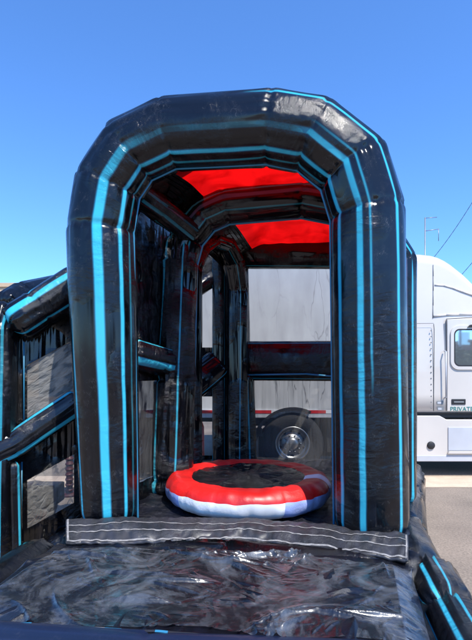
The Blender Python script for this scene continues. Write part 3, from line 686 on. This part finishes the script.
for q in ([P(22, 462, 4.17), P(21, 558, 4.17)], [P(24, 342, 4.19), P(24, 432, 4.19)]):
    bm = bmesh.new(); pipe(bm, q, .006, 8); bm_obj('window_piping', bm, M['piping'], wing, True)
tube('foot_roll', [P(10, 575, 4.1), P(84, 528, 4.45)], .09, .1, M['black'], wing, nref=NW, seg=40, pucker=.015)

# ------------------------------------------------------------------ truck
YS = 7.5; SC = YS/F
def TX(px): return (px-CX)*SC
def TZ(py): return H-(py-HY)*SC
cab = thing('semi_truck', 'white semi truck tractor with tall roof fairing parked behind the tunnel', 'truck', (3.5, 8.7, 0))
def loft(sta, name, mat, parent, yc=YS+1.2, label=None):
    """stations (x, zbottom, ztop, halfwidth_bottom, halfwidth_top, corner)"""
    V = []; Fc = []; K = None
    for (x, zb, zt, wb, wt, r) in sta:
        ring = []
        zs = zt-r
        for i in range(9): ring.append((-(wb+(wt-wb)*(i/8)**2.2), zb+(zs-zb)*i/8))
        for i in range(1, 7):
            a = math.pi/2*i/6; ring.append((-(wt-r+r*math.cos(a)), zs+r*math.sin(a)))
        mir = [(-a, b) for a, b in ring[::-1]]; ring = ring+mir; K = len(ring)
        V += [(x, yc+a, b) for a, b in ring]
    n = len(sta)
    for i in range(n-1):
        for j in range(K): q = (j+1) % K; Fc.append((i*K+j, i*K+q, (i+1)*K+q, (i+1)*K+j))
    Fc.append(tuple(range(K))[::-1]); Fc.append(tuple((n-1)*K+j for j in range(K)))
    o = link(name, mesh_from(V, Fc), mat, parent, True, label)
    for p in o.data.polygons:
        if len(p.vertices) > 4: p.use_smooth = False
    bm = bmesh.new(); bm.from_mesh(o.data); bmesh.ops.recalc_face_normals(bm, faces=bm.faces); bm.to_mesh(o.data); bm.free()
    return o
zb = TZ(413)
prof = [(405, 250.5), (412, 250), (425, 249.7), (437, 251), (444, 253), (450, 256), (456, 260), (462, 265), (468, 270), (474, 276), (484, 287), (496, 301), (506, 312)]
sta = [(TX(x), zb, TZ(y), 1.2, 1.2-.13*min(1, (340-y)/90), .20) for x, y in prof]
sta += [(4.42, zb, 2.35, 1.2, 1.12, .15), (4.75, zb, 1.95, 1.2, 1.15, .12)]
loft(sta, 'cab_body', M['paint'], cab)
loft([(4.76, .55, 1.72, 1.15, 1.0, .25), (5.4, .5, 1.66, 1.15, .95, .25), (6.2, .5, 1.55, 1.1, .85, .25), (6.6, .5, 1.4, 1.0, .7, .25), (6.72, .5, 1.2, .9, .6, .2)], 'hood', M['paint'], cab)
bm = bmesh.new(); box(bm, 6.45, 6.95, 7.55, 9.85, .3, .6, .06); bm_obj('bumper', bm, M['chrome'], cab, True)
# door panel
yd = YS-.012
bm = bmesh.new(); prism(bm, [(TX(447), TZ(411)), (TX(447), TZ(319.5)), (4.25, TZ(318)), (4.55, 2.1), (4.55, TZ(411))], yd, YS+.05, .006)
door = bm_obj('door', bm, M['paint'], cab)
def rrect(x0, x1, z0, z1, r, n=6):
    out = []
    for cx, cz, a0 in ((x1-r, z1-r, 0), (x0+r, z1-r, 90), (x0+r, z0+r, 180), (x1-r, z0+r, 270)):
        for i in range(n+1): a = R(a0+90*i/n); out.append((cx+r*math.cos(a), cz+r*math.sin(a)))
    return out
def ringframe(bm, outer, inner, y0, y1):
    n = len(outer); A = [bm.verts.new((x, y0, z)) for x, z in outer]; B = [bm.verts.new((x, y0, z)) for x, z in inner]
    A1 = [bm.verts.new((x, y1, z)) for x, z in outer]; B1 = [bm.verts.new((x, y1, z)) for x, z in inner]
    for i in range(n):
        k = (i+1) % n; bm.faces.new((A[i], A[k], B[k], B[i])); bm.faces.new((A[k], A[i], A1[i], A1[k])); bm.faces.new((B[i], B[k], B1[k], B1[i]))
    bmesh.ops.recalc_face_normals(bm, faces=bm.faces)
wx0, wx1, wz0, wz1 = TX(453), 4.18, TZ(366.5), TZ(329)
bm = bmesh.new(); ringframe(bm, rrect(wx0-.05, wx1+.05, wz0-.05, wz1+.05, .13), rrect(wx0, wx1, wz0, wz1, .09), yd-.022, yd)
wf = bm_obj('window_frame', bm, M['paint'], cab)
bm = bmesh.new(); ringframe(bm, rrect(wx0, wx1, wz0, wz1, .09), rrect(wx0+.022, wx1-.022, wz0+.022, wz1-.022, .075), yd-.018, yd)
bm_obj('window_seal', bm, M['gap'], cab)
bm = bmesh.new(); prism(bm, rrect(wx0+.02, wx1-.02, wz0+.02, wz1-.02, .075), yd-.01, yd-.002); bm_obj('window', bm, M['glass'], cab)
bm = bmesh.new(); prism(bm, [(TX(466), TZ(327.5)), (TX(469), TZ(325)), (TX(482), TZ(324)), (TX(482), TZ(327.5))], yd-.05, yd, .004); bm_obj('mirror_bracket', bm, M['gap'], cab)
# handle plate, decals and lettering on the door
bm = bmesh.new(); box(bm, TX(451), TX(465), yd-.012, yd, TZ(404.5), TZ(399), .008); o = bm_obj('door_handle', bm, M['gap'], cab)
bm = bmesh.new(); box(bm, TX(453), TX(463), yd-.02, yd-.012, TZ(402.6), TZ(401.2), .004); bm_obj('handle_grip', bm, M['greydecal'], cab)
def text(body, x, z, y, size, mat, parent, name):
    cu = bpy.data.curves.new(name, 'FONT'); cu.body = body; cu.size = size; cu.extrude = .0015; cu.materials.append(mat)
    o = bpy.data.objects.new(name, cu); COL.objects.link(o); o.rotation_euler = (R(90), 0, 0)
    dg = bpy.context.evaluated_depsgraph_get(); me = bpy.data.meshes.new_from_object(o.evaluated_get(dg)); bpy.data.objects.remove(o)
    o = bpy.data.objects.new(name, me); COL.objects.link(o); o.rotation_euler = (R(90), 0, 0)
    o.parent = parent; o.location = Vector((x, y, z))-Vector(parent.location); return o
text('PRIVATE', TX(449.5), TZ(411), yd-.004, .10, M['teal'], cab, 'door_lettering')
for (a, b, c, d) in ((436.5, 443.5, 401, 404.6), (437, 444, 407, 410.6)):
    bm = bmesh.new(); n = 3
    prism(bm, rrect(TX(a), TX(b), TZ(d), TZ(c), .012, 3), YS-.006, YS-.001); o = bm_obj('small_decal', bm, M['greydecal'], cab)
    bm = bmesh.new(); prism(bm, rrect(TX(a+.7), TX(b-2.6), TZ(d-.8), TZ(c+.8), .008, 3), YS-.009, YS-.006); q = bm_obj('decal_panel', bm, M['paint2'], None); q.parent = o
# panel gaps
bm = bmesh.new()
def seam(pts, w=.011, y=YS-.002):
    for (a, b), (c, d) in zip(pts, pts[1:]):
        p = Vector((TX(a), y, TZ(b))); q = Vector((TX(c), y, TZ(d))); t = (q-p).normalized(); nn = Vector((t.z, 0, -t.x))*w/2
        vs = [bm.verts.new(p+nn), bm.verts.new(q+nn), bm.verts.new(q-nn), bm.verts.new(p-nn)]; bm.faces.new(vs)
bm_s = bm
def zt_y(z):       # how far the leaning upper side stands back
    return 0
seam([(433.5, 411), (434, 330), (433.6, 324)]); seam([(446.2, 411), (446.2, 319), (472, 317.5), (480, 317)])
seam([(414, 412.6), (472, 412.6), (500, 412.6)], .02); seam([(412, 323.5), (433.6, 323.3)], .006)
bm_obj('panel_seams', bm, M['gap'], cab)
# fairing trim: pale ridge over the sleeper and vertical trim strip
def surf_y(py):
    # near face of the loft at that row for a station topping at ~250
    ztop = TZ(250); zs = ztop-.2; z = TZ(py)
    if z > zs: return YS+.2
    i = (z-zb)/(zs-zb); return YS+1.2-(1.2-.13*i**2.2)
bm = bmesh.new()
pts = [Vector((TX(x), surf_y(y)-.006, TZ(y))) for x, y in ((436.4, 263), (435.9, 275), (435.3, 290), (434.6, 305), (434, 318))]
pipe(bm, pts, .006, 6); bm_obj('fairing_seam', bm, M['greydecal'], cab, True)
bm = bmesh.new()
pts = [Vector((TX(x), surf_y(y)-.0, TZ(y))) for x, y in ((437, 284), (446, 284.5), (455, 287), (464, 290.5), (474, 294), (486, 300))]
pipe(bm, pts, .014, 8); bm_obj('fairing_ridge', bm, M['paint'], cab, True)
bm = bmesh.new()
pts = [Vector((TX(x), surf_y(y)-.002, TZ(y))) for x, y in ((435, 316), (447, 314.5), (460, 314), (480, 313.5))]
pipe(bm, pts, .018, 8); bm_obj('fairing_ridge', bm, M['paint'], cab, True)
# side extender curving at the rear of the sleeper
bm = bmesh.new(); prism(bm, [(TX(404), TZ(411)), (TX(404), TZ(258)), (TX(416), TZ(258)), (TX(430), TZ(330)), (TX(431), TZ(374)), (TX(428), TZ(411))], YS-.016, YS+.0, .004)
# lower skirt
bm.free(); bm = bmesh.new()
prism(bm, [(2.55, TZ(459)), (2.55, TZ(415.6)), (TX(439), TZ(415.6)), (TX(446), TZ(419.5)), (4.75, TZ(419.5)), (4.75, TZ(459))], YS-.03, YS+.35, .012)
bm_obj('side_skirt', bm, M['paint'], cab)
bm = bmesh.new(); prism(bm, [(TX(447), TZ(450)), (TX(447), TZ(427)), (4.7, TZ(427)), (4.7, TZ(450))], YS-.045, YS-.028, .006)
bm_obj('step_panel', bm, M['paint2'], cab)
bm = bmesh.new(); prism(bm, [(TX(446), TZ(453)), (TX(447), TZ(450.5)), (4.7, TZ(450.5)), (4.7, TZ(453))], YS-.075, YS-.028, .006); bm_obj('step_edge', bm, M['paint'], cab)
bm = bmesh.new(); prism(bm, [(2.56, TZ(461)), (2.56, TZ(455)), (4.7, TZ(455)), (4.7, TZ(461))], YS-.04, YS+.3, .01); bm_obj('skirt_edge', bm, M['paint2'], cab)
bm = bmesh.new(); lathe_y(bm, [(0.001, YS-.06), (.045, YS-.06), (.06, YS-.05), (.062, YS-.03)], TX(430), TZ(445), 32); bm_obj('fuel_cap', bm, M['gap'], cab, True)
bm = bmesh.new(); box(bm, 2.5, 2.8, YS+.02, YS+.3, TZ(419), TZ(412), .02); box(bm, 2.6, 4.7, YS+.05, YS+2.3, TZ(418), TZ(412.5), 0); bm_obj('body_mount', bm, M['gap'], cab)
for k in range(14):
    bm = bmesh.new(); z = TZ(408)+k*.095; rod(bm, (TX(431.2), YS-.004, z), (TX(431.2), YS+.01, z), .009, 8); bm_obj('rivet', bm, M['greydecal'], cab, True)
bm = bmesh.new(); pipe(bm, [Vector((TX(444), YS-.01, TZ(398))), Vector((TX(444), YS-.07, TZ(397))), Vector((TX(444), YS-.07, TZ(352))), Vector((TX(444), YS-.01, TZ(351)))], .012, 8); bm_obj('grab_rail', bm, M['paint2'], cab, True)
# chassis and wheels
bm = bmesh.new(); box(bm, .25, 6.4, 8.25, 8.35, .72, .98); box(bm, .25, 6.4, 9.05, 9.15, .72, .98); box(bm, .25, .33, 8.35, 9.05, .72, .98)
box(bm, 2.7, 4.6, 7.9, 9.5, .3, .7, .05); bm_obj('chassis', bm, M['chassis'], cab)
def make_wheel(x, y, r=.51, parent=None):
    t = thing('wheel', '', '', (x, y, r)); del t['label'], t['category']; t.parent = parent; t.location = Vector((x, y, r))-Vector(parent.location)
    def lk(bm, name, mat):
        me = bpy.data.meshes.new(name); bm.normal_update(); bm.to_mesh(me); bm.free(); me.materials.append(mat)
        for p in me.polygons: p.use_smooth = True
        o = bpy.data.objects.new(name, me); COL.objects.link(o); o.parent = t; return o
    bm = bmesh.new(); lathe_y(bm, [(.27, .02), (.30, -.005), (.40, -.012), (.47, .0), (.495, .03), (.505, .04), (.508, .12), (.495, .125), (.495, .135), (.508, .14), (.505, .24), (.47, .27), (.30, .27)], 0, 0, 72)
    lk(bm, 'tyre', M['rubber'])
    bm = bmesh.new(); lathe_y(bm, [(.285, .01), (.275, -.004), (.262, .0), (.25, .03), (.235, .06), (.20, .085), (.165, .075), (.15, .06), (.11, .055), (.10, .02), (.06, .0), (.001, -.004)], 0, 0, 72)
    for i in range(10):
        a = 2*math.pi*i/10; rod(bm, (.135*math.cos(a), .06, .135*math.sin(a)), (.135*math.cos(a), .03, .135*math.sin(a)), .014, 6)
    for i in range(10):
        a = 2*math.pi*(i+.5)/10; rod(bm, (.203*math.cos(a), .086, .203*math.sin(a)), (.203*math.cos(a), .078, .203*math.sin(a)), .026, 12, mi=1)
    lk(bm, 'rim', M['alloy']).data.materials.append(M['gap'])
    return t
w0 = make_wheel(TX(293), 7.55, .51, cab)
def copy_part(o, parent, loc):
    c = o.copy(); COL.objects.link(c); c.parent = parent; c.location = loc
    for ch in o.children: d = ch.copy(); COL.objects.link(d); d.parent = c
    return c
for x in (TX(293)+1.32, 5.6):
    copy_part(w0, cab, Vector((x, 7.55, .51))-Vector(cab.location))
# quarter fender and mud flap over the rear wheel
bm = bmesh.new(); cx, cz = TX(293), .51
for i in range(14):
    a0 = R(62+i*8); a1 = R(62+(i+1)*8)
    for rr in (.58,):
        q = []
        for (a, y) in ((a0, 7.5), (a1, 7.5), (a1, 8.15), (a0, 8.15)): q.append(bm.verts.new((cx+rr*math.cos(a), y, cz+rr*math.sin(a)*.95)))
        bm.faces.new(q)
        q = []
        for (a, r_) in ((a0, rr), (a1, rr), (a1, rr+.05), (a0, rr+.05)): q.append(bm.verts.new((cx+r_*math.cos(a), 7.5, cz+r_*math.sin(a)*.95)))
        bm.faces.new(q)
prism(bm, [(TX(262), TZ(436)), (TX(290), TZ(416)), (TX(320), TZ(410)), (TX(400), TZ(409)), (TX(400), TZ(420)), (TX(322), TZ(418)), (TX(296), TZ(420)), (TX(266), TZ(442))], 7.6, 8.2)
box(bm, TX(259), TX(264), 7.55, 8.15, .22, TZ(434)); box(bm, TX(256), TX(262), 7.5, 7.56, TZ(437), TZ(428), .01)
bm_obj('fender', bm, M['chassis'], cab)
bm = bmesh.new(); prism(bm, [(TX(330), TZ(456)), (TX(330), TZ(414)), (2.5, TZ(414)), (2.5, TZ(456))], 7.8, 8.2, .02); box(bm, TX(300), 2.5, 8.2, 8.23, .2, 1.0); bm_obj('dark_backing', bm, M['chassis'], cab)  # dark backing block and sheet filling the area behind the rear wheels
# roof antenna is a pole behind the truck
pole = thing('antenna_mast', 'thin antenna mast with two side arms rising above the truck roof', 'antenna', XY(425, 0, 14))
bm = bmesh.new(); D = 14
rod(bm, XY(425, 0, D), P(425, 217.5, D), .016, 8); rod(bm, P(425, 218.2, D), P(437, 217.2, D), .010, 6); rod(bm, P(425, 231, D), P(439, 229, D), .011, 6); rod(bm, P(438.5, 229, D), P(438.5, 241, D), .009, 6)
bm_obj('mast', bm, M['steel'], pole, True)

# ------------------------------------------------------------------ trailer
tr = thing('box_trailer', 'short white box trailer with red and white tape behind the mesh windows', 'trailer', (0, 8.9, 0))
X0, X1 = -2.45, 2.35
bm = bmesh.new(); box(bm, X0, X1, 7.62, 10.15, .97, 3.75, .03); bm_obj('box_body', bm, M['trailer'], tr)
bm = bmesh.new(); box(bm, X0, X1, 7.59, 7.63, .93, 1.06, .005); bm_obj('bottom_rail', bm, M['paint2'], tr); bm = bmesh.new(); box(bm, X0, X1, 7.59, 7.63, 3.66, 3.78, .01); bm_obj('top_rail', bm, M['paint2'], tr)
x = X0+.05
while x < X1-.3:
    bm = bmesh.new(); box(bm, x, x+.33, 7.583, 7.589, 1.0, 1.05); bmesh.ops.remove_doubles(bm, verts=bm.verts, dist=1e-5)
    for f in bm.faces:
        f.material_index = 0
    bm_obj('reflective_tape', bm, M['redtape'], tr)
    bm = bmesh.new(); box(bm, x+.33, x+.55, 7.583, 7.589, 1.0, 1.05); bm_obj('reflective_tape', bm, M['whitetape'], tr)
    x += .88
bm = bmesh.new(); box(bm, X0, X1, 8.0, 8.15, .82, .95); box(bm, X0, X1, 9.6, 9.75, .82, .95)
for x in (-1.9, -1.5, .2): box(bm, x, x+.08, 7.7, 10.0, .84, .97)
bm_obj('underframe', bm, M['chassis'], tr)
bm = bmesh.new(); box(bm, -1.75, -.7, 8.0, 9.7, .45, .6); bm_obj('axle', bm, M['chassis'], tr)
t2 = copy_part(w0, tr, Vector((-1.75, 7.68, .51))-Vector(tr.location))

# ------------------------------------------------------------------ small things behind the tunnel
ht = thing('hand_truck', 'orange red tubular hand truck standing in front of the trailer', 'hand truck', XY(197, 0, 6.75))
bm = bmesh.new(); D = 6.75
a, b = XY(193.5, .12, D), XY(203.5, .12, D+.1)
pipe(bm, [a, P(193, 427, D), P(194.5, 422.5, D), P(198, 421, D), P(201.5, 422.5, D+.1), P(203, 427, D+.1), b], .017, 10)
for y in (440, 452, 470): rod(bm, P(193.3, y, D), P(203.2, y, D+.1), .013, 8)
bm_obj('frame', bm, M['orange'], ht, True)
bm = bmesh.new(); box(bm, a.x-.06, b.x+.06, D-.22, D-.0, .01, .025); bm_obj('toe_plate', bm, M['steel'], ht)
for x in (a.x-.07, b.x+.05):
    bm = bmesh.new(); rod(bm, (x, D+.16, .12), (x+.05, D+.16, .12), .12, 24); bm_obj('wheel', bm, M['rubber'], ht)
bm = bmesh.new(); rod(bm, (a.x-.07, D+.16, .12), (b.x+.08, D+.16, .12), .012, 8); bm_obj('axle', bm, M['steel'], ht)

rp = XY(69.5, 0, 6.4)
pp = thing('red_post', 'dark red ribbed post seen through the lower mesh window on the left', 'post', rp)
bm = bmesh.new(); rod(bm, rp, rp+Vector((0, 0, .62)), .045, 16)
for i in range(8): rod(bm, rp+Vector((0, 0, .06+i*.07)), rp+Vector((0, 0, .085+i*.07)), .055, 16)
rod(bm, rp, rp+Vector((0, 0, .03)), .14, 20); bm_obj('ribbed_tube', bm, M['maroon'], pp, True)

bl = XY(31, 0, 4.75)
blo = thing('air_blower', 'dark maroon air blower with round housing behind lower left mesh window', 'blower', bl)
bm = bmesh.new(); cx, cz = bl.x, .33
lathe_y(bm, [(.04, 4.62), (.10, 4.60), (.19, 4.62), (.23, 4.68), (.23, 4.86), (.19, 4.92), (.001, 4.93)], cx, cz, 40); box(bm, cx-.02, cx+.30, 4.67, 4.87, .36, .55, .02)
bm_obj('housing', bm, M['maroon'], blo, True)
bm = bmesh.new()
for i in range(6): lathe_y(bm, [(.03+i*.028, 4.607), (.038+i*.028, 4.600), (.044+i*.028, 4.607)], cx, cz, 32)
bm_obj('intake_grille', bm, M['gap'], blo, True)
bm = bmesh.new(); box(bm, cx-.2, cx+.22, 4.62, 4.92, .0, .03); box(bm, cx-.18, cx-.14, 4.65, 4.9, .03, .16); box(bm, cx+.14, cx+.18, 4.65, 4.9, .03, .16); bm_obj('stand', bm, M['steel'], blo)

# ------------------------------------------------------------------ ground
def sheet(name, x0, x1, y0, y1, z, mat, n=2):
    bm = bmesh.new(); vs = [bm.verts.new(p) for p in ((x0, y0, z), (x1, y0, z), (x1, y1, z), (x0, y1, z))]; bm.faces.new(vs)
    return bm_obj(name, bm, mat, kind='structure')
sheet('ground', -600, 600, -600, 900, 0, M['ground'])
sheet('pale_strip', -40, 40, 6.8, 7.52, .004, M['palestrip'])  # paler beige band of ground colour along the near side of the truck

# ------------------------------------------------------------------ buildings
def building(name, label, x0, x1, y0, y1, h, wall, trim, doors=3, cat='building'):
    t = thing(name, label, cat, ((x0+x1)/2, (y0+y1)/2, 0))
    bm = bmesh.new(); box(bm, x0, x1, y0, y1, 0, h); bm_obj('wall', bm, wall, t)
    bm = bmesh.new()
    box(bm, x0-.1, x1+.1, y0-.1, y0+.3, h, h+.25); box(bm, x0-.1, x1+.1, y1-.3, y1+.1, h, h+.25); box(bm, x0-.1, x0+.3, y0+.3, y1-.3, h, h+.25); box(bm, x1-.3, x1+.1, y0+.3, y1-.3, h, h+.25)
    bm_obj('parapet', bm, trim, t)
    ys = y0 if y0 > 0 else y1; sg = -1 if y0 > 0 else 1
    for i in range(doors):
        x = x0+(x1-x0)*(i+.5)/doors
        a, b = sorted((ys, ys+sg*.04)); bm = bmesh.new(); box(bm, x-1.4, x+1.4, a, b, .0, 3.2)
        bm_obj('shutter_door', bm, M['greydecal'], t)
        for dx in (-2.4, 2.4):
            bm = bmesh.new(); box(bm, x+dx-.5, x+dx+.5, a, b, 3.9, 5.0); bm_obj('window', bm, M['glass'], t)
    return t
building('warehouse', 'long tan warehouse with flat roof line at the far left', -30, -7.4, 30, 42, 7.0, M['tan'], M['tan'])
building('brick_building', 'low brown brick building across the lot reflected in the truck window', 20.3, 32, -34, -26, 4.1, M['brick'], M['tan2'], 3)
building('blue_shed', 'blue painted shed beside the brick building reflected in the truck window', 15, 20.0, -38, -33, 3.3, M['bluewall'], M['tan2'], 1, 'shed')

def tree(x, y, h, label, seed, crown=2.2):
    rnd = random.Random(seed); t = thing('tree', label, 'tree', (x, y, 0), 'trees across the lot')
    bm = bmesh.new(); top = Vector((x+.2, y, h*.5)); rod(bm, (x, y, 0), top, .22, 12, .14)
    tips = []
    for i in range(7):
        a = rnd.uniform(0, 6.28); p = top+Vector((math.cos(a)*crown*.6, math.sin(a)*crown*.6, h*rnd.uniform(.12, .36))); rod(bm, top, p, .10, 8, .03); tips.append(p)
    bm_obj('trunk', bm, M['bark'], t, True)
    V = []; Fc = []
    for i in range(2600):
        c = rnd.choice(tips)+Vector((rnd.gauss(0, crown*.28), rnd.gauss(0, crown*.28), rnd.gauss(0, crown*.22)))
        a = Vector((rnd.uniform(-1, 1), rnd.uniform(-1, 1), rnd.uniform(-1, 1))).normalized(); b = a.orthogonal().normalized(); s = rnd.uniform(.07, .16); o = len(V)
        V += [c+a*s, c+b*s*.6, c-a*s, c-b*s*.6]; Fc.append((o, o+1, o+2, o+3))
    link('crown', mesh_from(V, Fc), M['leaf'], t, False)
tree(13.0, -14, 3.0, 'short bushy green tree across the lot nearest the lamp post', 3, 1.1)
tree(21, -13.5, 5.0, 'taller green tree across the lot before the brick building', 5, 2.6)
tree(-12, -18, 6.5, 'lone green tree across the lot far from the buildings', 8, 2.8)
lp = thing('lamp_post', 'grey lamp post across the lot near the green tree', 'lamp post', (14.1, -14.6, 0))
bm = bmesh.new(); rod(bm, (14.1, -14.6, 0), (14.1, -14.6, 6.5), .09, 12, .05); rod(bm, (14.1, -14.6, 6.4), (15.1, -14.6, 6.6), .04, 8); bm_obj('pole', bm, M['steel'], lp, True)
bm = bmesh.new(); box(bm, 14.9, 15.5, -14.72, -14.48, 6.52, 6.66, .03); bm_obj('lamp_head', bm, M['greydecal'], lp)
# overhead wires
def wire(p0, p1, label, r=.013):
    pts = []
    for i in range(25):
        f = i/24; p = Vector(p0).lerp(Vector(p1), f); p.z -= 4*.5*f*(1-f); pts.append(p)
    bm = bmesh.new()
    for a, b in zip(pts, pts[1:]): rod(bm, a, b, r, 6)
    o = bm_obj('overhead_wire', bm, M['wire'], None, True); o['label'] = label; o['category'] = 'wire'; o['group'] = 'overhead wires'
wire(P(430, 262, 22), P(520, 112, 22), 'upper thin overhead wire in the sky right of the arch')
wire(P(452, 285, 22), P(560, 130, 22), 'lower thin overhead wire in the sky above the truck roof')

# ------------------------------------------------------------------ light, sky, camera
SUN = Vector((.46, -.80, 1.38)).normalized()
sd = bpy.data.lights.new('sun', 'SUN'); sd.energy = 4.6; sd.angle = R(.5); sd.color = (1, .95, .87)
so = bpy.data.objects.new('sun', sd); COL.objects.link(so); so.rotation_euler = (-SUN).to_track_quat('-Z', 'Y').to_euler(); so.location = (5, -5, 10)
w = bpy.data.worlds.new('World'); C.world = w; w.use_nodes = True; nt = w.node_tree
sky = nt.nodes.new('ShaderNodeTexSky'); sky.sky_type = 'NISHITA'; sky.sun_disc = False
sky.sun_elevation = math.asin(SUN.z); sky.sun_rotation = math.atan2(SUN.x, SUN.y); sky.altitude = 300; sky.air_density = 1.0; sky.dust_density = .4; sky.ozone_density = 6.0
bg = nt.nodes['Background']; bg.inputs['Strength'].default_value = .15; tint = nt.nodes.new('ShaderNodeMix'); tint.data_type = 'RGBA'; tint.blend_type = 'MULTIPLY'; tint.inputs[0].default_value = 1
tint.inputs[7].default_value = (.88, 1.28, 1.70, 1); nt.links.new(sky.outputs[0], tint.inputs[6]); nt.links.new(tint.outputs[2], bg.inputs[0])
cd = bpy.data.cameras.new('camera'); cam = bpy.data.objects.new('camera', cd); COL.objects.link(cam)
cam.location = (0, 0, H); cam.rotation_euler = (R(90), 0, 0)
cd.sensor_fit = 'VERTICAL'; cd.sensor_height = 36; cd.sensor_width = 36; cd.lens = 36*F/640; cd.shift_y = 50/640; cd.clip_end = 3000; cd.clip_start = .05
C.camera = cam
C.view_settings.view_transform = 'Standard'; C.view_settings.look = 'None'; C.view_settings.exposure = .32; C.view_settings.gamma = 1; C.view_settings.use_curve_mapping = False
C.render.engine = 'CYCLES'; C.render.resolution_x = 755; C.render.resolution_y = 1024
C.cycles.max_bounces = 8; C.cycles.transparent_max_bounces = 16
